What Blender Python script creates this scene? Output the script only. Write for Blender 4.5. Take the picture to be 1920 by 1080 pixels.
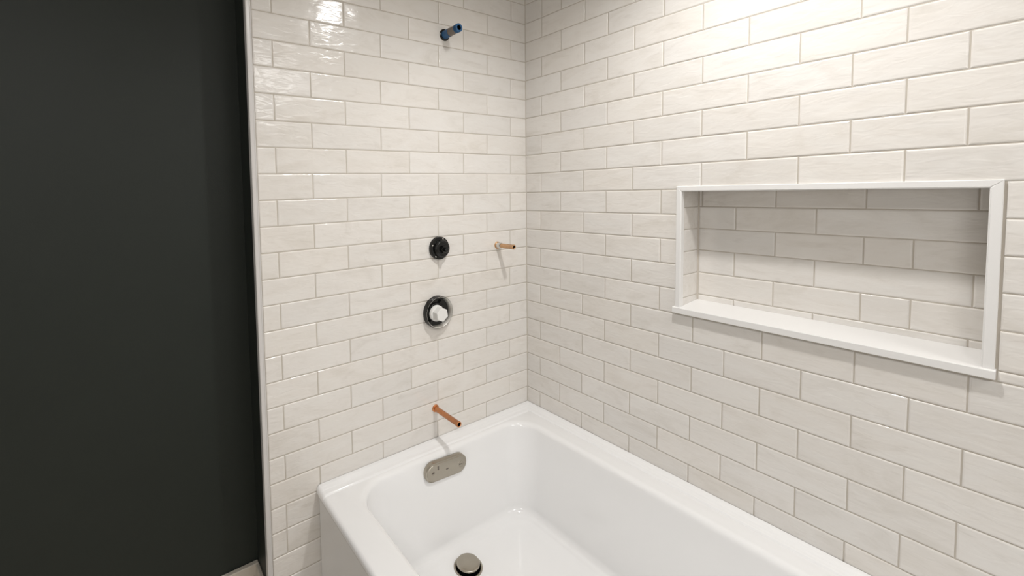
import bpy, math, random
from mathutils import Vector, Matrix
random.seed(7)
PI = math.pi
for o in list(bpy.data.objects): bpy.data.objects.remove(o)
SC = bpy.context.scene
COL = SC.collection

# ------------------------------------------------------------------ camera
cd = bpy.data.cameras.new('camera'); cam = bpy.data.objects.new('camera', cd); COL.objects.link(cam)
RIGHT = Vector((0.824504, -0.565557, -0.018374)); DOWN = Vector((-0.046213, -0.034938, -0.998320)); FWD = Vector((0.563965, 0.823969, -0.054942))
M4 = Matrix((RIGHT, -DOWN, -FWD)).transposed().to_4x4()
M4.translation = Vector((-1.151206, -1.091237, 1.265926))
cam.matrix_world = M4
cd.sensor_width = 36.0; cd.sensor_fit = 'HORIZONTAL'
cd.lens = 823.896 / 1920.0 * 36.0
cd.shift_x = 0.07812; cd.shift_y = -0.06971
cd.clip_start = 0.01
SC.camera = cam

# ------------------------------------------------------------------ view, world, lights
SC.view_settings.view_transform = 'Standard'; SC.view_settings.look = 'None'
SC.view_settings.gamma = 1.0; SC.view_settings.use_curve_mapping = False
SC.view_settings.exposure = 0.09
w = bpy.data.worlds.new('world'); SC.world = w; w.use_nodes = True
w.node_tree.nodes['Background'].inputs[0].default_value = (0.9, 0.95, 1.0, 1)
w.node_tree.nodes['Background'].inputs[1].default_value = 0.05

LX, LY, LZ = -0.42, -0.72, 2.02          # recessed shower downlight
CEIL = 2.10
def light(name, kind, loc, power, color, **kw):
    l = bpy.data.lights.new(name, kind); l.energy = power; l.color = color
    for k, v in kw.items(): setattr(l, k, v)
    o = bpy.data.objects.new(name, l); o.location = loc; COL.objects.link(o); return o
k_ = light('shower_downlight_beam', 'SPOT', (LX, LY, LZ), 29.0, (1.0, 0.988, 0.972), spot_size=math.radians(158), spot_blend=1.0, shadow_soft_size=0.030)
k_.rotation_euler = (math.radians(1), 0, 0)
light('alcove_fill_light', 'AREA', (-0.36, -2.10, CEIL - 0.03), 9.5, (1.0, 0.985, 0.965), shape='DISK', size=0.6)  # unseen soft fill added to light the alcove
light('room_fill_light', 'AREA', (-1.75, -1.75, CEIL - 0.03), 13.0, (1.0, 0.985, 0.965), shape='DISK', size=0.55)  # fill added behind the camera to lift the shaded sides
v = light('side_fill_light', 'AREA', (-3.05, -1.6, 1.3), 10.5, (1.0, 0.995, 0.99), shape='RECTANGLE', size=0.9, size_y=1.2)  # low side fill added out of view on the left
v.rotation_euler = (0, -PI/2, math.radians(12))

# ------------------------------------------------------------------ materials
def new_mat(name):
    m = bpy.data.materials.new(name); m.use_nodes = True
    nt = m.node_tree; b = nt.nodes['Principled BSDF']; return m, nt, b
def nd(nt, t, **kw):
    n = nt.nodes.new(t)
    for k, v in kw.items(): setattr(n, k, v)
    return n
def simple(name, col, rough=0.5, metal=0.0, spec=0.5, coat=0.0, bump=None, var=0.0, vscale=20):
    m, nt, b = new_mat(name)
    b.inputs['Base Color'].default_value = (*col, 1); b.inputs['Roughness'].default_value = rough
    b.inputs['Metallic'].default_value = metal; b.inputs['Specular IOR Level'].default_value = spec
    b.inputs['Coat Weight'].default_value = coat
    tc = nd(nt, 'ShaderNodeTexCoord')
    if var:
        n = nd(nt, 'ShaderNodeTexNoise'); n.inputs['Scale'].default_value = vscale; n.inputs['Detail'].default_value = 4
        nt.links.new(tc.outputs['Object'], n.inputs['Vector'])
        mx = nd(nt, 'ShaderNodeMix', data_type='RGBA')
        mx.inputs[6].default_value = (*[c * (1 - var) for c in col], 1); mx.inputs[7].default_value = (*[min(1, c * (1 + var)) for c in col], 1)
        nt.links.new(n.outputs['Fac'], mx.inputs[0]); nt.links.new(mx.outputs[2], b.inputs['Base Color'])
    if bump:
        sc, st, ds = bump
        n = nd(nt, 'ShaderNodeTexNoise'); n.inputs['Scale'].default_value = sc; n.inputs['Detail'].default_value = 3
        nt.links.new(tc.outputs['Object'], n.inputs['Vector'])
        bp = nd(nt, 'ShaderNodeBump'); bp.inputs['Strength'].default_value = st; bp.inputs['Distance'].default_value = ds
        nt.links.new(n.outputs['Fac'], bp.inputs['Height']); nt.links.new(bp.outputs['Normal'], b.inputs['Normal'])
    return m

def tile_mat(name, axis, rough, rippled):
    """glazed handmade-look wall tile; per tile colour and grain offset come from the face attribute 'rnd'"""
    m, nt, b = new_mat(name); L = nt.links.new
    tc = nd(nt, 'ShaderNodeTexCoord'); at = nd(nt, 'ShaderNodeAttribute', attribute_name='rnd')
    mul = nd(nt, 'ShaderNodeVectorMath', operation='SCALE'); mul.inputs['Scale'].default_value = 1.0
    comb = nd(nt, 'ShaderNodeCombineXYZ')
    s1 = nd(nt, 'ShaderNodeMath', operation='MULTIPLY'); s1.inputs[1].default_value = 17.3
    s2 = nd(nt, 'ShaderNodeMath', operation='MULTIPLY'); s2.inputs[1].default_value = 41.7
    L(at.outputs['Fac'], s1.inputs[0]); L(at.outputs['Fac'], s2.inputs[0])
    L(s1.outputs[0], comb.inputs[0]); L(s2.outputs[0], comb.inputs[1]); L(s1.outputs[0], comb.inputs[2])
    add = nd(nt, 'ShaderNodeVectorMath', operation='ADD'); L(tc.outputs['Object'], add.inputs[0]); L(comb.outputs[0], add.inputs[1])
    mp = nd(nt, 'ShaderNodeMapping')                     # streaks run along the tile
    mp.inputs['Scale'].default_value = (0.35, 1, 1) if axis == 'x' else (1, 0.35, 1)
    L(add.outputs[0], mp.inputs['Vector'])
    n1 = nd(nt, 'ShaderNodeTexNoise'); n1.inputs['Scale'].default_value = 22; n1.inputs['Detail'].default_value = 6; n1.inputs['Roughness'].default_value = 0.62; n1.inputs['Distortion'].default_value = 1.2
    L(mp.outputs[0], n1.inputs['Vector'])
    r1 = nd(nt, 'ShaderNodeValToRGB'); e = r1.color_ramp.elements
    e[0].position = 0.26; e[0].color = (0.685, 0.65, 0.60, 1); e[1].position = 0.48; e[1].color = (0.752, 0.719, 0.677, 1)
    e2 = r1.color_ramp.elements.new(0.72); e2.color = (0.772, 0.747, 0.71, 1)
    L(n1.outputs['Fac'], r1.inputs['Fac'])
    # a few darker flecks
    n2 = nd(nt, 'ShaderNodeTexNoise'); n2.inputs['Scale'].default_value = 60; n2.inputs['Detail'].default_value = 4
    L(mp.outputs[0], n2.inputs['Vector'])
    r2 = nd(nt, 'ShaderNodeMapRange'); r2.inputs[1].default_value = 0.64; r2.inputs[2].default_value = 0.74; r2.inputs[3].default_value = 0.0; r2.inputs[4].default_value = 0.16
    L(n2.outputs['Fac'], r2.inputs[0])
    m1 = nd(nt, 'ShaderNodeMix', data_type='RGBA'); m1.inputs[7].default_value = (0.50, 0.45, 0.40, 1)
    L(r2.outputs[0], m1.inputs[0]); L(r1.outputs[0], m1.inputs[6])
    # per tile tone
    hs = nd(nt, 'ShaderNodeHueSaturation')
    mr = nd(nt, 'ShaderNodeMapRange'); mr.inputs[3].default_value = 0.975; mr.inputs[4].default_value = 1.025
    fr = nd(nt, 'ShaderNodeMath', operation='FRACT'); f0 = nd(nt, 'ShaderNodeMath', operation='MULTIPLY'); f0.inputs[1].default_value = 7.77
    L(at.outputs['Fac'], f0.inputs[0]); L(f0.outputs[0], fr.inputs[0])
    L(at.outputs['Fac'], mr.inputs[0]); L(mr.outputs[0], hs.inputs['Value'])
    ms = nd(nt, 'ShaderNodeMapRange'); ms.inputs[3].default_value = 0.85; ms.inputs[4].default_value = 1.10
    L(fr.outputs[0], ms.inputs[0]); L(ms.outputs[0], hs.inputs['Saturation'])
    L(m1.outputs[2], hs.inputs['Color']); L(hs.outputs[0], b.inputs['Base Color'])
    b.inputs['Roughness'].default_value = rough; b.inputs['Specular IOR Level'].default_value = 0.5
    # undulating glaze
    nb = nd(nt, 'ShaderNodeTexNoise'); nb.inputs['Scale'].default_value = 75; nb.inputs['Detail'].default_value = 2; nb.inputs['Distortion'].default_value = 0.8
    L(mp.outputs[0], nb.inputs['Vector'])
    nc = nd(nt, 'ShaderNodeTexNoise'); nc.inputs['Scale'].default_value = 16; nc.inputs['Detail'].default_value = 1
    L(add.outputs[0], nc.inputs['Vector'])
    b1 = nd(nt, 'ShaderNodeBump'); b1.inputs['Strength'].default_value = 1.0; b1.inputs['Distance'].default_value = 0.00085 * rippled
    b2 = nd(nt, 'ShaderNodeBump'); b2.inputs['Strength'].default_value = 1.0; b2.inputs['Distance'].default_value = 0.0022 * rippled
    L(nb.outputs['Fac'], b1.inputs['Height']); L(nc.outputs['Fac'], b2.inputs['Height'])
    L(b1.outputs['Normal'], b2.inputs['Normal']); L(b2.outputs['Normal'], b.inputs['Normal'])
    return m

M_TILE_E = tile_mat('glazed_tile_plumbing_wall', 'x', 0.16, 1.0)
M_TILE_R = tile_mat('glazed_tile_long_wall', 'y', 0.20, 0.9)
M_GROUT = simple('beige_grout', (0.53, 0.485, 0.425), 0.9, spec=0.2, bump=(400, 0.3, 0.0005), var=0.08, vscale=40)
M_DARK = simple('dark_green_paint', (0.0165, 0.0208, 0.0172), 0.5, spec=0.35, bump=(330, 0.25, 0.0006), var=0.10, vscale=9)
M_ACRYL = simple('white_tub_acrylic', (0.86, 0.858, 0.856), 0.10, spec=0.5, bump=(3, 0.02, 0.002))
M_TRIM = simple('white_niche_trim', (0.80, 0.79, 0.775), 0.30, bump=(60, 0.04, 0.0004))
M_EDGE = simple('satin_white_edge_trim', (0.62, 0.60, 0.585), 0.28)
M_COPPER = simple('copper', (0.62, 0.27, 0.12), 0.32, metal=1.0, var=0.25, vscale=120)
M_COPPER2 = simple('pale_copper', (0.66, 0.40, 0.22), 0.30, metal=0.9, var=0.3, vscale=150)
M_NICKEL = simple('brushed_nickel', (0.42, 0.385, 0.325), 0.27, metal=1.0, bump=(300, 0.06, 0.0003), var=0.06, vscale=30)
M_CHROME = simple('chrome', (0.72, 0.70, 0.67), 0.12, metal=1.0)
M_SATIN = simple('satin_chrome', (0.80, 0.78, 0.74), 0.38, metal=1.0)
M_BLACK = simple('glossy_black_brass_finish', (0.004, 0.0042, 0.004), 0.14, spec=0.45)
M_HOLE = simple('dark_pipe_interior', (0.004, 0.004, 0.004), 0.8, spec=0.1)
M_BLUE = simple('blue_thread_sealant', (0.020, 0.100, 0.235), 0.45, bump=(500, 0.3, 0.0008), var=0.2, vscale=200)
M_STEEL = simple('grey_brown_steel', (0.19, 0.165, 0.145), 0.42, metal=0.6, var=0.4, vscale=300)
M_PLASTIC = simple('white_plastic_cap', (0.80, 0.79, 0.77), 0.35)
M_FLOOR = None
def floor_mat():
    m, nt, b = new_mat('pale_wood_look_floor_tile'); L = nt.links.new
    tc = nd(nt, 'ShaderNodeTexCoord'); br = nd(nt, 'ShaderNodeTexBrick')
    br.inputs['Color1'].default_value = (0.50, 0.44, 0.36, 1); br.inputs['Color2'].default_value = (0.46, 0.40, 0.33, 1); br.inputs['Mortar'].default_value = (0.30, 0.26, 0.22, 1)
    br.inputs['Scale'].default_value = 1.0; br.inputs['Brick Width'].default_value = 0.9; br.inputs['Row Height'].default_value = 0.2; br.inputs['Mortar Size'].default_value = 0.003
    L(tc.outputs['Object'], br.inputs['Vector']); L(br.outputs['Color'], b.inputs['Base Color']); b.inputs['Roughness'].default_value = 0.45
    return m
M_FLOOR = floor_mat()
M_BASE = simple('off_white_baseboard', (0.55, 0.50, 0.43), 0.45, var=0.18, vscale=14)
M_CEIL = simple('white_ceiling_paint', (0.82, 0.81, 0.79), 0.8, bump=(200, 0.1, 0.0005))
M_GREIGE = simple('warm_white_wall_paint', (0.60, 0.58, 0.55), 0.7, bump=(200, 0.1, 0.0005))
M_GLOW = simple('lamp_lens', (1, 1, 1), 0.5)
bs = M_GLOW.node_tree.nodes['Principled BSDF']; bs.inputs['Emission Color'].default_value = (1, 0.95, 0.9, 1); bs.inputs['Emission Strength'].default_value = 4.0

M_PANE = simple('frosted_fill_pane', (0.45, 0.46, 0.47), 0.5)  # pane that goes with the added side fill light

# ------------------------------------------------------------------ mesh helpers
class MB:
    def __init__(s): s.v = []; s.f = []; s.m = []; s.r = []; s.sm = []
    def poly(s, idx, mi=0, r=0.5, smooth=False): s.f.append(idx); s.m.append(mi); s.r.append(r); s.sm.append(smooth)
    def box(s, lo, hi, mi=0, bev=0.0):
        (x0, y0, z0), (x1, y1, z1) = lo, hi
        if bev <= 0:
            n = len(s.v); s.v += [(x0,y0,z0),(x1,y0,z0),(x1,y1,z0),(x0,y1,z0),(x0,y0,z1),(x1,y0,z1),(x1,y1,z1),(x0,y1,z1)]
            for q in ((3,2,1,0),(4,5,6,7),(0,1,5,4),(1,2,6,5),(2,3,7,6),(3,0,4,7)): s.poly([n+i for i in q], mi)
            return
        # chamfered box: every corner becomes three vertices
        c = [(x0,x1),(y0,y1),(z0,z1)]; idx = {}
        for i in (0,1):
            for j in (0,1):
                for k in (0,1):
                    for ax in range(3):
                        p = [c[0][i], c[1][j], c[2][k]]; sg = [1 if t == 0 else -1 for t in (i,j,k)]
                        for a in range(3):
                            if a != ax: p[a] += sg[a]*bev
                        idx[(i,j,k,ax)] = len(s.v); s.v.append(tuple(p))
        def q(l): s.poly(l, mi)
        for ax in range(3):
            a, b_ = [t for t in range(3) if t != ax]
            for side in (0,1):
                ring = []
                for (u, v_) in ((0,0),(1,0),(1,1),(0,1)):
                    t = [0,0,0]; t[ax] = side; t[a] = u; t[b_] = v_; ring.append(idx[(t[0],t[1],t[2],ax)])
                q(ring)
            for u in (0,1):
                for v_ in (0,1):
                    t0 = [0,0,0]; t0[ax] = 0; t0[a] = u; t0[b_] = v_; t1 = list(t0); t1[ax] = 1
                    q([idx[(*t0,a)], idx[(*t1,a)], idx[(*t1,b_)], idx[(*t0,b_)]])
        for i in (0,1):
            for j in (0,1):
                for k in (0,1): q([idx[(i,j,k,0)], idx[(i,j,k,1)], idx[(i,j,k,2)]])
    def lathe(s, prof, origin=(0,0,0), axis='-y', n=48, mi=0, smooth=True, cap0=False, cap1=False):
        """profile of (distance along axis, radius)"""
        O = Vector(origin)
        if axis == '-y': A, U, V = Vector((0,-1,0)), Vector((1,0,0)), Vector((0,0,1))
        elif axis == '-z': A, U, V = Vector((0,0,-1)), Vector((1,0,0)), Vector((0,-1,0))
        elif axis == '+z': A, U, V = Vector((0,0,1)), Vector((1,0,0)), Vector((0,1,0))
        else: A = Vector(axis).normalized(); U = A.orthogonal().normalized(); V = A.cross(U)
        base = len(s.v)
        for (d, r) in prof:
            for i in range(n):
                t = 2*PI*i/n; s.v.append(tuple(O + A*d + (U*math.cos(t) + V*math.sin(t))*r))
        for k in range(len(prof)-1):
            for i in range(n):
                j = (i+1) % n
                s.poly([base+k*n+i, base+k*n+j, base+(k+1)*n+j, base+(k+1)*n+i], mi, smooth=smooth)
        if cap0: s.poly([base+i for i in reversed(range(n))], mi)
        if cap1: s.poly([base+(len(prof)-1)*n+i for i in range(n)], mi)
    def prism(s, pts, A0, A1, mi=0):
        """extrude polygon (list of 3D points at A0 offset) from offset A0 to A1"""
        n = len(pts); b0 = len(s.v)
        s.v += [tuple(Vector(p)+Vector(A0)) for p in pts] + [tuple(Vector(p)+Vector(A1)) for p in pts]
        s.poly([b0+i for i in range(n)], mi); s.poly([b0+n+i for i in reversed(range(n))], mi)
        for i in range(n):
            j = (i+1) % n; s.poly([b0+j, b0+i, b0+n+i, b0+n+j], mi)
    def build(s, name, mats, parent=None, loc=(0,0,0), fix=True):
        me = bpy.data.meshes.new(name); L = Vector(loc)
        me.from_pydata([tuple(Vector(v)-L) for v in s.v], [], s.f)
        if not isinstance(mats, (list, tuple)): mats = [mats]
        for m in mats: me.materials.append(m)
        me.polygons.foreach_set('material_index', s.m)
        me.polygons.foreach_set('use_smooth', s.sm)
        a = me.attributes.new('rnd', 'FLOAT', 'FACE'); a.data.foreach_set('value', s.r)
        me.update()
        if fix:
            import bmesh
            bm = bmesh.new(); bm.from_mesh(me); bmesh.ops.recalc_face_normals(bm, faces=bm.faces); bm.to_mesh(me); bm.free()
        o = bpy.data.objects.new(name, me); COL.objects.link(o); o.location = L
        if parent: o.parent = parent; o.location = L - parent.location if parent else L
        return o
def tag(o, label, cat, group=None):
    o['label'] = label; o['category'] = cat
    if group: o['group'] = group
    return o
def struct(o, label=None):
    o['kind'] = 'structure'
    if label: o['label'] = label
    return o
def empty(name, loc):
    o = bpy.data.objects.new(name, None); o.location = loc; o.empty_display_size = 0.05; COL.objects.link(o); return o
def smooth_by_angle(o, deg=35):
    me = o.data
    for p in me.polygons: p.use_smooth = True
    try: me.set_sharp_from_angle(angle=math.radians(deg))
    except Exception: pass

# ------------------------------------------------------------------ tile layout (measured rows and joints)
S = 0.064
FE = [0.00546, 0.01536, -0.00715, -0.01989, -0.00442, 0.00182, 0.00696, 0.00082]
FR = [0.00575, 0.02154, -0.00303, -0.04688, -0.00085, -0.00474, 0.02027, 0.00306]
def zrow(k): return 0.5 + (21.85-k)*S
def feat(c, t, k): k = max(-3, min(25, k)); g = (1, t, k/10, t*k/10, t*t, (k/10)**2, t*(k/10)**2, (k/10)**3); return sum(a*b for a, b in zip(c, g))
def zE(x, k): return zrow(k) + feat(FE, x, k)
def zR(y, k): return zrow(k) + feat(FR, max(y, -1.2), k)
# joint: position at row 0 and drift per row
def jl(a, ka, b, kb):
    s_ = (b-a)/(kb-ka) if kb != ka else 0.0
    return lambda k: a + s_*(k+0.5-ka)
JE_A = [jl(-.0700,4.5,-.0870,18.5), jl(-.2750,4.5,-.2915,18.5), jl(-.4755,4.5,-.4886,18.5), jl(-.6730,4.5,-.6810,18.5), jl(-.8560,4.5,-.8620,18.5)]
JE_B = [jl(-.1751,3.5,-.1942,19.5), jl(-.3690,3.5,-.3934,19.5), jl(-.5655,3.5,-.5851,19.5), jl(-.7643,3.5,-.7734,19.5)]
C0 = [jl(-.0705,4.5,-.0588,19.5), jl(-.2395,4.5,-.2299,19.5), jl(-.3995,4.5,-.3917,19.5)]
D0 = [jl(-.1505,5.5,-.1440,18.5), jl(-.3180,4.5,-.3096,18.5), jl(-.4793,4.5,-.4732,18.5)]
CU = C0 + [jl(-.5745,5.5,-.5748,7.5), jl(-.7622,5.5,-.7632,7.5), jl(-.9145,5.5,-.9160,7.5), jl(-1.075,5.5,-1.075,7.5), jl(-1.26,5.5,-1.26,7.5), jl(-1.44,5.5,-1.44,7.5)]
DU = D0 + [jl(-.6704,4.5,-.6706,8.5), lambda k: -.8534 if k <= 4 else -.8435, jl(-.9866,6.5,-.9884,8.5), jl(-1.165,5.5,-1.165,7.5), jl(-1.35,5.5,-1.35,7.5)]
CD = C0 + [jl(-.5604,15.5,-.5560,19.5), jl(-.7077,15.5,-.7021,19.5), jl(-.8602,15.5,-.8564,19.5), jl(-1.0017,15.5,-.9966,19.5), jl(-1.17,15.5,-1.17,19.5), jl(-1.35,15.5,-1.35,19.5)]
DD = D0 + [jl(-.6316,16.5,-.6297,18.5), jl(-.7780,16.5,-.7757,18.5), jl(-.9342,16.5,-.9322,18.5), jl(-1.085,16.5,-1.085,18.5), jl(-1.26,16.5,-1.26,18.5), jl(-1.44,16.5,-1.44,18.5)]
GAP = 0.0011      # half a grout joint

def add_tile(mb, P, nrm, mi=0):
    """P: four corners (in plane, ordered); nrm: outward normal; pillowed edge"""
    r = random.random(); N = Vector(nrm); P = [Vector(p) for p in P]; c = sum(P, Vector())/4
    e1 = (P[1]-P[0]).normalized(); e2 = (P[3]-P[0]).normalized()
    w_, h_ = (P[1]-P[0]).length, (P[3]-P[0]).length
    if w_ < 0.004 or h_ < 0.003: return
    k = min(1.0, min(w_, h_)/0.012)
    tilt = [random.uniform(-.00018, .00018) for _ in range(3)]
    sg = [(1,1),(-1,1),(-1,-1),(1,-1)]
    b0 = len(mb.v)
    rings = [(0.0, -0.0060), (0.0, -0.0012), (0.0006*k, -0.00068), (0.0018*k, -0.0002), (0.0029*k, 0.0)]
    for (ins, dep) in rings:
        for q in range(4):
            t = tilt[0] + tilt[1]*(-sg[q][0]) + tilt[2]*(-sg[q][1])
            mb.v.append(tuple(P[q] + e1*ins*sg[q][0] + e2*ins*sg[q][1] + N*(dep + t)))
    for a in range(len(rings)-1):
        for q in range(4):
            p = (q+1) % 4
            mb.poly([b0+a*4+q, b0+a*4+p, b0+(a+1)*4+p, b0+(a+1)*4+q], mi, r, smooth=False)
    mb.poly([b0+(len(rings)-1)*4+q for q in range(4)], mi, r)

# ---- plumbing wall (faces -y, plane y = 0)
XE = -0.902
mb = MB()
for k in range(-5, 31):
    js = JE_A if (k % 2 == 0) else JE_B
    if k == 23: js = JE_A
    if k >= 24: js = JE_B if k % 2 == 0 else JE_A
    xs = [-0.0003 + GAP] + [j(k) for j in js] + [XE]
    for a, b_ in zip(xs[:-1], xs[1:]):
        xa, xb = a-GAP, b_+GAP
        z = lambda x, kk: max(0.002, min(CEIL-0.002, zE(x, kk)))
        P = [(xb, 0, z(xb, k+1)+GAP), (xa, 0, z(xa, k+1)+GAP), (xa, 0, z(xa, k)-GAP), (xb, 0, z(xb, k)-GAP)]
        add_tile(mb, P, (0,-1,0), 0)
mb.box((-0.9125, 0.0014, 0), (0.0, 0.012, CEIL), 1)          # grout bed
mb.box((-0.9130, 0.012, 0), (0.12, 0.115, CEIL), 2)          # stub wall, painted return
mb.prism([(0.002, 0.002, 0), (0.002, -0.0020, 0), (-0.0006, -0.0006, 0), (-0.0020, 0.002, 0)], (0,0,0), (0,0,CEIL), 1)   # grout in the room corner
wb = mb.build('wall_back', [M_TILE_E, M_GROUT, M_DARK], fix=False)
struct(wb, 'plumbing wall of glazed off-white subway tile at the tub end, with a dark painted return')

# ---- long wall (faces -x, plane x = 0), recess for the niche
NY0, NY1, NZ0, NZ1, ND = -0.5300, -1.0165, 0.955, 1.2585, 0.090
YEND = -1.60
mb = MB()
def rtile(ya, yb, za0, za1, zb0, zb1):
    # ya > yb ; z lower/upper at each end
    P = [(0, ya, za0), (0, yb, zb0), (0, yb, zb1), (0, ya, za1)]
    add_tile(mb, P, (-1,0,0), 0)
for k in range(-5, 24):
    if k <= 9: js = CU if k % 2 else DU
    elif k >= 15: js = CD if k % 2 else DD
    else: js = C0 if k % 2 else D0
    ys = [GAP-0.0003] + [j(k) for j in js]
    if k == 0: ys = sorted(ys + [C0[0](0)], reverse=True)
    if 10 <= k <= 14: ys.append(-0.5192+GAP)
    else: ys.append(YEND)
    ys = [y for i, y in enumerate(ys) if i == 0 or y < ys[i-1]-0.003]
    for a, b_ in zip(ys[:-1], ys[1:]):
        ya, yb = a-GAP, b_+GAP
        z = lambda y, kk: min(CEIL-0.002, zR(y, kk))
        if ya < -1.02 and k == 9:      # stops at the offset courses beside the niche
            rtile(ya, yb, 1.2685+GAP, z(ya, k)-GAP, 1.2675+GAP, z(yb, k)-GAP)
        elif k == 9 and yb < -1.05:
            rtile(ya, yb, z(ya, k+1)+GAP, z(ya, k)-GAP, 1.2675+GAP, z(yb, k)-GAP)
        elif k == 15 and yb < -0.97:
            rtile(ya, yb, z(ya, k+1)+GAP, min(z(ya, k), 0.9405)-GAP, z(yb, k+1)+GAP, min(z(yb, k), 0.9405)-GAP)
        else:
            rtile(ya, yb, z(ya, k+1)+GAP, z(ya, k)-GAP, z(yb, k+1)+GAP, z(yb, k)-GAP)
zs = [1.2680, 1.2070, 1.1470, 1.0870, 1.0255, 0.9590, 0.9405]
for i in range(6):
    yy = [-1.0295-GAP, -1.20 if i % 2 else -1.29, -1.39 if i % 2 else -1.48, YEND]
    for a, b_ in zip(yy[:-1], yy[1:]): rtile(a-GAP, b_+GAP, zs[i+1]+GAP, zs[i]-GAP, zs[i+1]+GAP, zs[i]-GAP)
# grout bed around the recess, wall core
g = 0.0014
mb.box((g, NY0+0.001, 0), (0.012, 0.0, CEIL), 1)
mb.box((g, YEND, 0), (0.012, NY1-0.001, CEIL), 1)
mb.box((g, NY1-0.001, NZ1+0.001), (0.012, NY0+0.001, CEIL), 1)
mb.box((g, NY1-0.001, 0), (0.012, NY0+0.001, NZ0-0.001), 1)
mb.box((0.012, -2.8, 0), (ND+0.02, -2.7, CEIL), 2)
for lo, hi in (((0.012, NY0+0.008, 0), (0.12, 0.0, CEIL)), ((0.012, YEND, 0), (0.12, NY1-0.008, CEIL)), ((0.012, NY1-0.008, NZ1+0.008), (0.12, NY0+0.008, CEIL)), ((0.012, NY1-0.008, 0), (0.12, NY0+0.008, NZ0-0.006)), ((ND+0.006, NY1-0.008, NZ0-0.006), (0.12, NY0+0.008, NZ1+0.008))): mb.box(lo, hi, 2)
# recess lining: back
def ntile(ya, yb, z0, z1): add_tile(mb, [(ND, ya, z0), (ND, yb, z0), (ND, yb, z1), (ND, ya, z1)], (-1,0,0), 0)
nz = [NZ1, 1.2155, 1.1580, 1.1005, 1.0405, 0.9815, 0.950]
nj = [[-.538,-.699,-.852,-.997], [-.617,-.773], [-.699,-.850,-.920], [-.615,-.772,-.995], [-.697,-.848,-.919], [-.615,-.771,-.992]]
for i in range(6):
    yy = [NY0-0.001] + nj[i] + [NY1+0.001]
    for a, b_ in zip(yy[:-1], yy[1:]): ntile(a-GAP, b_+GAP, nz[i+1]+GAP, nz[i]-GAP)
mb.box((ND+g, NY1, NZ0-0.004), (ND+0.006, NY0, NZ1+0.001), 1)
# recess lining: side faces and soffit
for i in range(6):
    z0, z1 = nz[i+1]+0.0006, nz[i]-0.0006
    add_tile(mb, [(ND-.001, NY0, z0), (0.002, NY0, z0), (0.002, NY0, z1), (ND-.001, NY0, z1)], (0,-1,0), 0)
    add_tile(mb, [(0.002, NY1, z0), (ND-.001, NY1, z0), (ND-.001, NY1, z1), (0.002, NY1, z1)], (0,1,0), 0)
yy = [NY0-.001, -.699, -.852, NY1+.001]
for a, b_ in zip(yy[:-1], yy[1:]):
    add_tile(mb, [(0.002, a-GAP, NZ1), (0.002, b_+GAP, NZ1), (ND-.001, b_+GAP, NZ1), (ND-.001, a-GAP, NZ1)], (0,0,-1), 0)
mb.box((0.002, NY0+g, NZ0), (ND, NY0+0.008, NZ1), 1); mb.box((0.002, NY1-0.008, NZ0), (ND, NY1-g, NZ1), 1)
mb.box((0.002, NY1, NZ1+g), (ND, NY0, NZ1+0.008), 1)
mb.prism([(ND+.001, NY0+.001, 0), (ND-.0022, NY0+.001, 0), (ND-.0006, NY0-.0006, 0), (ND+.001, NY0-.0022, 0)], (0,0,NZ0), (0,0,NZ1), 1)
mb.prism([(ND+.001, NY1-.001, 0), (ND-.0022, NY1-.001, 0), (ND-.0006, NY1+.0006, 0), (ND+.001, NY1+.0022, 0)], (0,0,NZ0), (0,0,NZ1), 1)
wr = mb.build('wall_right', [M_TILE_R, M_GROUT, M_GREIGE], fix=False)
struct(wr, 'long wall of glazed off-white subway tile beside the tub, with a recessed niche')

# ---- rest of the room
def slab(name, lo, hi, mat, label=None):
    m_ = MB(); m_.box(lo, hi); return struct(m_.build(name, mat), label)
slab('wall_left', (-3.1, 0.115, 0), (-0.895, 0.235, CEIL), M_DARK, 'dark green-black painted wall beyond the tiled wall end')
slab('wall_side', (-3.22, -2.9, 0), (-3.1, 0.235, CEIL), M_GREIGE)
slab('fill_pane_1', (-3.1, -2.2, 0.85), (-3.085, -1.0, 1.75), M_PANE, 'unseen frosted pane added behind the fill light on the far side wall')  # added out of view as a backing for the side fill
slab('wall_front', (-3.1, -3.0, 0), (0.12, -2.9, CEIL), M_GREIGE)
slab('wall_rear', (0.0, -2.9, 0), (0.12, YEND, CEIL), M_GREIGE)
slab('floor', (-3.1, -2.9, -0.1), (0.12, 0.235, 0.0), M_FLOOR)
slab('ceiling', (-3.1, -2.9, CEIL), (0.12, 0.235, CEIL+0.1), M_CEIL)

# tall base panel where the dark paint ends
mb = MB(); BZ = 0.292
mb.box((-3.1, 0.100, 0), (-0.914, 0.1150, BZ), 0, 0.002)
mb.box((-3.1, 0.097, 0), (-0.916, 0.1002, BZ-0.03), 0, 0.001)
struct(mb.build('baseboard_back', M_BASE), 'pale base board along the foot of the dark wall')
mb = MB(); mb.box((-0.9225, 0.016, 0), (-0.9130, 0.1000, BZ), 0, 0.002)
struct(mb.build('baseboard_return', M_BASE))

# tile edge trim (vertical, end of the plumbing wall)
mb = MB()
prof = [(-0.9150, 0.0135), (-0.9150, -0.0030), (-0.9142, -0.0042), (-0.9125, -0.0046), (-0.9065, -0.0036), (-0.9045, -0.0044), (-0.9030, -0.0040), (-0.9024, -0.0020), (-0.9024, 0.0010), (-0.9135, 0.0135)]
mb.prism([(x, y, 0) for x, y in prof], (0,0,0), (0,0,CEIL))
struct(mb.build('trim_1', M_EDGE), 'satin white metal edge trim closing the left end of the tile')

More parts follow.
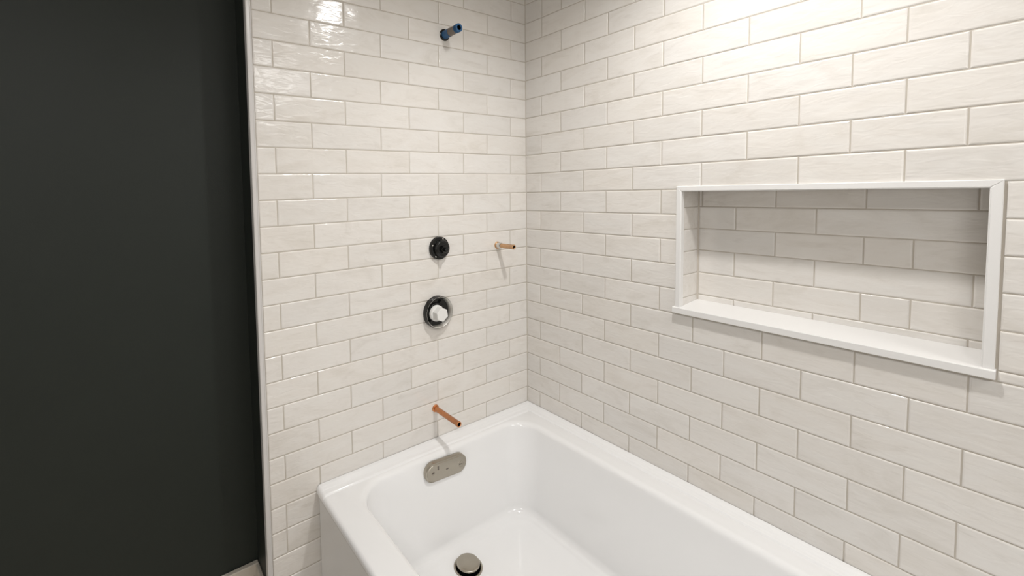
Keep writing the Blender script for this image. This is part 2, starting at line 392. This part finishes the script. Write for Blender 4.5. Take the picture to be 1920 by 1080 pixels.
# ---- niche frame
NF = empty('niche_frame', (0, -0.773, 0.945))
tag(NF, 'white rectangular frame and projecting sill around the recessed shower niche', 'niche frame')
def strip(name, pts, ext0, ext1, m_=M_TRIM):
    b_ = MB(); b_.prism(pts, ext0, ext1); return b_.build(name, m_, NF)
T = 0.0035
def mitre(name, quad, lip):
    """flat strip with a mitred outline: quad in (y,z); raised outer face"""
    b_ = MB(); n = 4; f = -0.0052; c = Vector((0, sum(q[0] for q in quad)/4, sum(q[1] for q in quad)/4))
    for (x, s_) in ((0.004, 0.0), (f+0.0010, 0.0), (f, 0.0010)):
        for (y, z) in quad:
            dy, dz = c.y-y, c.z-z
            b_.v.append((x, y + (s_ if dy > 0 else -s_), z + (s_ if dz > 0 else -s_)))
    for a in range(2):
        for q in range(4):
            p = (q+1) % 4; b_.poly([a*4+q, a*4+p, (a+1)*4+p, (a+1)*4+q])
    b_.poly([8, 9, 10, 11]); b_.poly([3, 2, 1, 0])
    # return leg lining the opening edge
    b_.box(lip[0], lip[1], 0, 0.0006)
    return b_.build(name, M_TRIM, NF)
OY0, OY1, OZ1, SZ = -0.5192, -1.0285, 1.2700, 0.9615
IY0, IY1, IZ1 = -0.5308, -1.0155, 1.2578
mitre('side_trim', [(OY0, SZ-.001), (IY0, SZ-.001), (IY0, IZ1), (OY0, OZ1)], ((-0.004, IY0-0.0012, SZ-.001), (0.010, IY0+0.003, IZ1)))
mitre('side_trim', [(OY1, OZ1), (IY1, IZ1), (IY1, SZ-.001), (OY1, SZ-.001)], ((-0.004, IY1-0.003, SZ-.001), (0.010, IY1+0.0012, IZ1)))
mitre('top_trim', [(OY0, OZ1), (IY0, IZ1), (IY1, IZ1), (OY1, OZ1)], ((-0.004, IY1, IZ1-0.0012), (0.010, IY0, IZ1+0.003)))
b_ = MB()
y0, y1 = -0.5150, -1.0300
fx = -0.0120
prof = [(ND-.0005, 0.9690), (0.0, 0.9612), (fx+0.0015, 0.9606), (fx, 0.9592), (fx, 0.9468), (fx+0.0012, 0.9455), (0.0, 0.9455)]
# front nosing full width, shelf part between the side linings
n0 = [(0.0012, 0.9614), (fx+0.0015, 0.9606), (fx+0.0004, 0.9602), (fx, 0.9592), (fx, 0.9466), (fx+0.0012, 0.9455), (0.0012, 0.9455)]
b_.prism([(x, 0, z) for x, z in n0], (0, y0, 0), (0, y1, 0))
b_.prism([(x, 0, z) for x, z in [(ND-.0003, 0.9675), (0.0012, 0.96135), (0.0012, 0.9500), (ND-.0003, 0.9500)]], (0, NY0-.0003, 0), (0, NY1+.0003, 0))
b_.build('sill', M_TRIM, NF)

# ------------------------------------------------------------------ bathtub
TX0, TX1, TY0, TY1, RIM = -0.7860, -0.0030, -1.524, -0.0030, 0.5
TB = empty('bathtub', (-0.394, -0.762, 0.0))
tag(TB, 'glossy white alcove bathtub with straight apron, set against both tiled walls', 'bathtub')
NC, NS = 14, 10
def rrect(x0, x1, y0, y1, r, z):
    pts = []
    if not isinstance(r, (list, tuple)): r = [r]*4
    cs = [(x1-r[0], y1-r[0], 0, r[0]), (x0+r[1], y1-r[1], 1, r[1]), (x0+r[2], y0+r[2], 2, r[2]), (x1-r[3], y0+r[3], 3, r[3])]
    arcs = []
    for cx, cy, q, rr in cs:
        arcs.append([(cx+rr*math.cos(q*PI/2 + PI/2*i/NC), cy+rr*math.sin(q*PI/2 + PI/2*i/NC)) for i in range(NC+1)])
    for i in range(4):
        a = arcs[i]; b2 = arcs[(i+1) % 4]; pts += a
        for t in range(1, NS): pts.append((a[-1][0] + (b2[0][0]-a[-1][0])*t/NS, a[-1][1] + (b2[0][1]-a[-1][1])*t/NS))
    return [(x, y, z(x, y) if callable(z) else z) for x, y in pts]
loops = []
def O(ins, z, r=0.012): loops.append(rrect(TX0+ins, TX1-ins*0.2, TY0+ins, TY1-ins*0.2, [0.004, r, r, 0.004], z))
O(0.0025, 0.0); O(0.0025, 0.479); O(0.0012, 0.483); O(0.0, 0.487, 0.014)
for a in range(0, 7):
    t = a/6*PI/2; O(0.011*(1-math.cos(t)), RIM-0.011+0.011*math.sin(t), 0.016)
# inner opening
ox0, ox1, oy0, oy1 = -0.714, -0.086, -1.445, -0.050
fx0, fx1, fy0, fy1, FZ = -0.655, -0.150, -1.33, -0.112, 0.232
DX, DY = -0.427, -0.179
def L2(t): return ox0+(fx0-ox0)*t, ox1+(fx1-ox1)*t, oy0+(fy0-oy0)*t, oy1+(fy1-oy1)*t
RR = 0.090
for d in (0.020, 0.008):
    loops.append(rrect(ox0-d, ox1+d, oy0-d, oy1+d, RR+d, RIM))
er = 0.016                                           # soft roll of the rim
for a in range(0, 8):
    t = a/7*PI/2*0.95; q = er*math.sin(t)
    loops.append(rrect(ox0+q-0.004, ox1-q+0.004, oy0+q-0.004, oy1-q+0.004, RR-q*0.4, RIM-er*(1-math.cos(t))))
# walls, then fillet to floor
za, zb = RIM-er*1.05, FZ+0.026
e0, e1, e2, e3 = ox0+er-.004, ox1-er+.004, oy0+er-.004, oy1-er+.004
for a in range(1, 9):
    t = a/8; zz = za+(zb-za)*t
    loops.append(rrect(e0+(fx0-0.012-e0)*t, e1+(fx1+0.012-e1)*t, e2+(fy0-0.03-e2)*t, e3+(fy1+0.012-e3)*t, RR-0.008-0.012*t, zz))
for a in range(1, 11):
    t = a/10*PI/2; u = 1-math.cos(t); q = math.sin(t)
    h = zb-(zb-FZ)*q
    h += 0.0022*max(0, math.sin((a-6)/4*PI)) if a > 6 else 0  # low ridge added around the floor edge to catch glints
    loops.append(rrect(fx0-0.012+0.029*u, fx1+0.012-0.029*u, fy0-0.03+0.045*u, fy1+0.012-0.031*u, RR-0.020-0.010*u, h))
# nearly flat floor falling to the drain
for a in range(1, 9):
    t = a/8; cx, cy = DX, DY
    base = rrect(fx0+0.017, fx1-0.017, fy0+0.015, fy1-0.019, RR-0.030, FZ)
    ring = []
    for (x, y, z) in base:
        d = Vector((x-cx, y-cy)); u = d.normalized()*0.040
        ring.append((cx+u.x+(d.x-u.x)*(1-t), cy+u.y+(d.y-u.y)*(1-t), FZ-0.0035*t))
    loops.append(ring)
mb = MB(); n = len(loops[0])
for lp in loops: mb.v += lp
for k in range(len(loops)-1):
    for i in range(n):
        j = (i+1) % n; mb.poly([k*n+i, k*n+j, (k+1)*n+j, (k+1)*n+i], smooth=True)
# raised tiling bead against the two walls
def bead(prof_pts, a0, a1, along):
    b0 = len(mb.v); m_ = len(prof_pts); mb_end = []
    # mitred at the room corner
    for (d, z) in prof_pts:
        if along == 'x':
            if not mb_end: mb_end.append(len(mb.v))
            mb.v += [(TX0+0.0105, -d, z), (-d*a1, -d, z)]
        else: mb.v += [(-d, -d*a1, z), (-d, TY0+0.004, z)]
    for i in range(m_-1): mb.poly([b0+2*i, b0+2*i+1, b0+2*i+3, b0+2*i+2], smooth=True)
    if along == 'x':                       # the bead rolls over the outer edge of the rim
        c0 = len(mb.v); K_ = 5
        for j in range(1, K_+1):
            t = j/K_*PI/2
            for (d, z) in prof_pts: mb.v.append((TX0+0.0105-0.0108*math.sin(t), -d, RIM-0.011+0.011*math.cos(t)+(z-RIM)*(math.cos(t)*0.9+0.1)))
        for j in range(K_):
            for i in range(m_-1):
                A_ = (b0+2*i, b0+2*i+2) if j == 0 else (c0+(j-1)*m_+i, c0+(j-1)*m_+i+1)
                mb.poly([A_[0], A_[1], c0+j*m_+i+1, c0+j*m_+i], smooth=True)
    else: mb.poly([b0+2*i for i in range(m_)])
    mb.poly([b0+2*i+1 for i in range(m_)])
pE = [(0.0465, RIM-0.0005), (0.0450, RIM+0.0006), (0.0435, RIM+0.0026), (0.0415, RIM+0.0040), (0.0390, RIM+0.0044), (0.0280, RIM+0.0044), (0.0262, RIM+0.0052), (0.0245, RIM+0.0062), (0.0160, RIM+0.0064), (0.0140, RIM+0.0074), (0.0120, RIM+0.0080), (0.0012, RIM+0.0084)]
bead(pE, 0, 1.0, 'x'); bead([(d*0.86, z) for d, z in pE], 0, 1.0, 'y')
body = mb.build('tub_body', M_ACRYL, TB); smooth_by_angle(body, 50)

# overflow plate on the inner end wall
ov = MB()
def stadium(cx, cz, L_, H_, y, n_=20, rot=0.0):
    pts = []; r = H_/2; a = (L_-H_)/2
    for i in range(n_+1): t = -PI/2+PI*i/n_; pts.append((a+r*math.cos(t), r*math.sin(t)))
    for i in range(n_+1): t = PI/2+PI*i/n_; pts.append((-a+r*math.cos(t), r*math.sin(t)))
    c_, s_ = math.cos(rot), math.sin(rot)
    return [(cx+x*c_-z*s_, y, cz+x*s_+z*c_) for x, z in pts]
OX, OZ, OR = -0.4215, 0.4560, math.radians(-4)
rings = [(0.148, 0.056, -0.064), (0.148, 0.056, -0.0765), (0.1465, 0.0545, -0.0780), (0.1405, 0.0485, -0.0785), (0.1390, 0.0470, -0.0790), (0.1375, 0.0455, -0.0800), (0.130, 0.038, -0.0806), (0.10, 0.012, -0.0808)]
rr_ = [stadium(OX, OZ, a, b2, y, rot=OR) for a, b2, y in rings]; n_ = len(rr_[0])
for r_ in rr_: ov.v += r_
for k in range(len(rr_)-1):
    for i in range(n_): ov.poly([k*n_+i, k*n_+(i+1) % n_, (k+1)*n_+(i+1) % n_, (k+1)*n_+i])
ov.poly([(len(rr_)-1)*n_+i for i in range(n_)])
op = ov.build('overflow_plate', M_NICKEL, TB, loc=(OX, -0.07, OZ)); smooth_by_angle(op, 30)
op['label'] = 'brushed nickel pill-shaped overflow plate'
for sx, sz, sr in ((-0.050, 0.001, 0.0055), (0.050, -0.0005, 0.0085)):
    s_ = MB(); s_.lathe([(0, sr), (0.0010, sr), (0.0016, sr*0.8), (0.0012, sr*0.72), (0.0012, 0.0005)], (OX+sx, -0.0800, OZ+sz-0.07*sx), '-y', 24, cap1=True)
    s_.box((OX+sx-sr*0.62, -0.0822, OZ+sz-0.07*sx-0.0006), (OX+sx+sr*0.62, -0.0812, OZ+sz-0.07*sx+0.0006), 1)
    sc_ = s_.build('screw', [M_NICKEL, M_STEEL], op)
    sc_.location = Vector((0,0,0)); sc_.location = -Vector((OX, -0.07, OZ))
for lo, hi in (((OX-0.034, -0.0816, OZ+0.009), (OX-0.030, -0.0806, OZ+0.019)), ((OX-0.004, -0.0814, OZ-0.001), (OX+0.004, -0.0806, OZ+0.002))):
    s_ = MB(); s_.box(lo, hi); sc_ = s_.build('slot', M_STEEL, op); sc_.location = -Vector((OX, -0.07, OZ))

# drain with raised domed stopper
d_ = MB(); zf = FZ-0.0035
d_.lathe([(-0.004, 0.0400), (0.0018, 0.0400), (0.0030, 0.0385), (0.0030, 0.0360), (0.0018, 0.0345), (-0.010, 0.0335), (-0.028, 0.0300)], (DX, DY, zf), '+z', 48)
df = d_.build('drain_flange', M_NICKEL, TB, loc=(DX, DY, zf))
d_ = MB(); d_.lathe([(-0.028, 0.0302), (-0.028, 0.0001)], (DX, DY, zf), '+z', 48); d_.lathe([(-0.027, 0.006), (0.010, 0.006)], (DX, DY, zf), '+z', 20)
dh = d_.build('drain_throat', M_HOLE, TB, loc=(DX, DY, zf))
d_ = MB(); prof = [(0.0080, 0.0290), (0.0085, 0.0312), (0.0100, 0.0322), (0.0125, 0.0322), (0.0138, 0.0312), (0.0144, 0.0295)]
prof += [(0.0144+0.0016*(1-(r/0.0295)**2), r) for r in (0.024, 0.018, 0.012, 0.006, 0.0004)]
d_.lathe(prof, (DX, DY, zf), '+z', 48, cap0=True, cap1=True)
ds_ = d_.build('drain_stopper', M_NICKEL, TB, loc=(DX, DY, zf)); smooth_by_angle(ds_, 50)
ds_['label'] = 'round brushed nickel pop-up stopper'

# ------------------------------------------------------------------ pipes and valves on the plumbing wall
def pipe_profile(L_, r, hole): return [(-0.01, r), (L_-0.0008, r), (L_, r-0.0006), (L_, hole+0.0003), (L_-0.0006, hole), (L_-0.03, hole)]
# shower pipe, blue
px_, pz_ = -0.3475, 1.7390
SP = empty('shower_pipe_stub', (px_, 0, pz_))
tag(SP, 'blue and grey shower arm pipe stub high on the plumbing wall', 'pipe')
Lp, rp = 0.0735, 0.0122
m_ = MB(); m_.lathe([(-0.004, 0.0175), (0.0022, 0.0175), (0.0034, 0.0165), (0.0034, rp)], (px_, 0, pz_), '-y', 40)
m_.build('wall_collar', M_BLACK, SP)
m_ = MB(); m_.lathe([(0.0, rp), (0.030, rp)], (px_, 0, pz_), '-y', 40)
pt = [(0.030, rp-0.0004), (0.060, rp-0.0004)]
o_ = m_.build('sealant_band', M_BLUE, SP)
m_ = MB(); m_.lathe(pt, (px_, 0, pz_), '-y', 40); m_.build('pipe_barrel', M_STEEL, SP)['label'] = 'grey brown steel middle of the pipe'
m_ = MB()
thr = []
for i in range(9): thr += [(0.0600+i*0.0014, rp), (0.0607+i*0.0014, rp-0.0006)]
m_.lathe([(0.060, rp-0.0006)] + thr[:-1] + [(Lp-0.0006, rp), (Lp, rp-0.0008), (Lp, 0.0075), (Lp-0.001, 0.0070), (Lp-0.012, 0.0070)], (px_, 0, pz_), '-y', 40)
m_.build('threaded_end', M_BLUE, SP)
m_ = MB(); m_.lathe([(Lp-0.05, 0.0069), (Lp-0.0012, 0.0069)], (px_, 0, pz_), '-y', 32); m_.lathe([(Lp-0.012, 0.0069), (Lp-0.012, 0.0001)], (px_, 0, pz_), '-y', 32)
m_.build('pipe_bore', M_HOLE, SP)

def copper_stub(name, x, z, L_, r, hole, mat, label, collar_r, collar_mat, dirv=(0,-1,0), pale=False):
    E_ = empty(name, (x, 0, z)); tag(E_, label, 'pipe')
    m_ = MB(); m_.lathe([(-0.01, r), (L_-0.0045, r), (L_-0.004, r+0.0004), (L_-0.001, r+0.0004), (L_, r-0.0002), (L_, hole), (L_-0.010, hole)], (x, 0, z), dirv, 32)
    m_.build('pipe_barrel', mat, E_)
    m_ = MB(); m_.lathe([(-0.004, collar_r), (0.0025, collar_r), (0.004, collar_r-0.001), (0.004, r*0.95)], (x, 0, z), dirv, 32); m_.build('wall_collar', collar_mat, E_)
    m_ = MB(); m_.lathe([(L_-0.02, hole*0.98), (L_-0.0015, hole*0.98)], (x, 0, z), dirv, 24); m_.lathe([(L_-0.010, hole), (L_-0.010, 0.0001)], (x, 0, z), dirv, 24); m_.build('pipe_bore', M_HOLE, E_)
    return E_
c1 = copper_stub('copper_pipe_stub', -0.1405, 1.0850, 0.0770, 0.0078, 0.0050, M_COPPER2, 'short pale copper pipe stub right of the round valves, near the wall corner', 0.0125, M_COPPER2, dirv=(0.03,-1,0.0))
m_ = MB(); m_.lathe([(0.003, 0.0098), (0.018, 0.0098), (0.021, 0.0080)], (-0.1405, 0, 1.0850), (0.03,-1,0), 32); m_.build('sleeve', M_CHROME, c1)
c2 = copper_stub('copper_pipe_stub', -0.4050, 0.6010, 0.1200, 0.0080, 0.0060, M_COPPER, 'long orange copper tub spout pipe stub sticking out just above the tub rim', 0.0115, M_COPPER)

# upper valve: black trim-less diverter
vx, vz = -0.3830, 1.0965
V1 = empty('diverter_valve', (vx, 0, vz)); tag(V1, 'small round black diverter valve with bare stem, upper of the two valves', 'valve')
m_ = MB(); m_.lathe([(-0.003, 0.0345), (0.0085, 0.0345), (0.0100, 0.0335), (0.0105, 0.0315), (0.0105, 0.026)], (vx, 0, vz), '-y', 56); m_.lathe([(0.0105, 0.026), (0.0105, 0.0001)], (vx,0,vz), '-y', 56)
o_ = m_.build('base_disc', M_BLACK, V1); smooth_by_angle(o_, 40)
m_ = MB(); m_.lathe([(0.0, 0.0262), (0.0175, 0.0262), (0.0200, 0.0250), (0.0215, 0.0225), (0.0215, 0.0160), (0.0235, 0.0150), (0.0235, 0.0001)], (vx+0.003, 0, vz-0.001), '-y', 48)
o_ = m_.build('bonnet', M_BLACK, V1); smooth_by_angle(o_, 40)
m_ = MB(); m_.lathe([(0.017, 0.0125), (0.030, 0.0125), (0.0315, 0.0112), (0.0315, 0.0001)], (vx+0.003, 0, vz-0.002), '-y', 6, smooth=False)
m_.build('hex_nut', M_BLACK, V1)
m_ = MB(); m_.lathe([(0.028, 0.0062), (0.041, 0.0062), (0.0425, 0.0048), (0.0425, 0.0001)], (vx+0.003, 0, vz-0.002), '-y', 28)
o_ = m_.build('stem', M_BLACK, V1); smooth_by_angle(o_, 40)
for a in (70, 160, 235):
    m_ = MB(); cx, cz = vx+0.0295*math.cos(math.radians(a)), vz+0.0295*math.sin(math.radians(a))
    m_.lathe([(0.0095, 0.0028), (0.0117, 0.0026), (0.0125, 0.0016), (0.0125, 0.0001)], (cx, 0, cz), '-y', 16); m_.build('screw', M_CHROME, V1)

# lower valve: chrome ring, black body, white plastic cap
ux, uz = -0.3940, 0.9020
V2 = empty('shower_valve', (ux, 0, uz)); tag(V2, 'round shower valve with chrome rim and white plastic cap, lower of the two valves', 'valve')
m_ = MB(); R2 = 0.0485
m_.lathe([(-0.003, R2), (0.0165, R2-0.0002), (0.0178, R2-0.0007), (0.0180, R2-0.0014), (0.0174, R2-0.0020), (0.0040, R2-0.0070), (0.002, R2-0.0080)], (ux, 0, uz), '-y', 72)
m_.build('chrome_ring', M_SATIN, V2)
m_ = MB(); m_.lathe([(-0.003, R2+0.0004), (0.0168, R2+0.0004), (0.0182, R2-0.0002), (0.0184, R2-0.0008)], (ux, 0, uz), '-y', 72)  # black skin: dark room reflection put into the ring's outer colour
m_.build('dark_reflection_skin', M_BLACK, V2)
m_ = MB(); m_.lathe([(0.003, R2-0.0045), (0.0038, 0.034), (0.0038, 0.0001)], (ux, 0, uz), '-y', 56, smooth=False)
m_.build('back_plate', M_BLACK, V2)
m_ = MB(); m_.lathe([(0.003, 0.0300), (0.010, 0.0295), (0.011, 0.0280), (0.011, 0.022)], (ux-0.006, 0, uz-0.001), '-y', 48)
for a, w2, h2, dep in ((62, 0.018, 0.012, 0.0085), (235, 0.026, 0.015, 0.0085), (150, 0.012, 0.008, 0.007)):
    t = math.radians(a); c_ = Vector((ux+0.0315*math.cos(t), 0, uz+0.0315*math.sin(t))); ex = Vector((-math.sin(t), 0, math.cos(t))); ez = Vector((math.cos(t), 0, math.sin(t)))
    pts = [c_+ex*sx*w2/2+ez*sz*h2/2 for sx, sz in ((-1,-1),(1,-1),(0.8,1),(-0.8,1))]
    m_.prism(pts, (0,-0.003,0), (0,-dep*1.3,0))
m_.build('cartridge_housing', M_BLACK, V2)
m_ = MB(); m_.lathe([(0.009, 0.0245), (0.017, 0.0245), (0.0190, 0.0230), (0.0190, 0.0001)], (ux-0.009, 0, uz-0.001), '-y', 48)
o_ = m_.build('cap_base', M_PLASTIC, V2); smooth_by_angle(o_, 40)
m_ = MB(); q = []
for a in (100, 160, 215, 275, 340, 40): t = math.radians(a); q.append((ux-0.007+0.0215*math.cos(t), 0, uz-0.001+0.0215*math.sin(t)))
m_.prism(q, (0,-0.018,0), (0,-0.042,0)); b0 = len(m_.v)
o_ = m_.build('cap', M_PLASTIC, V2); o_['label'] = 'white faceted plastic cap'
md = o_.modifiers.new('bevel', 'BEVEL'); md.width = 0.0018; md.segments = 3

# ------------------------------------------------------------------ shower downlight and two added fill fittings (above the frame)
def can(name, x, y, r, label):
    E_ = empty(name, (x, y, CEIL)); tag(E_, label, 'ceiling light')
    m_ = MB(); m_.lathe([(-0.0, r+0.022), (0.006, r+0.020), (0.008, r+0.004), (0.0, r)], (x, y, CEIL), '-z', 40); m_.build('trim_ring', M_CEIL, E_)
    m_ = MB(); m_.lathe([(0.002, r), (0.002, 0.0005)], (x, y, CEIL), '-z', 40); m_.build('lens', M_GLOW, E_)
can('ceiling_light', LX, LY, 0.055, 'round recessed downlight in the ceiling above the tub')
can('ceiling_light', -1.75, -1.75, 0.10, 'round added fill light fitting in the ceiling behind the camera')  # added fitting for the room fill
can('ceiling_light', -0.36, -2.10, 0.10, 'round added fill light fitting in the ceiling past the far end of the tub')  # added fitting for the alcove fill
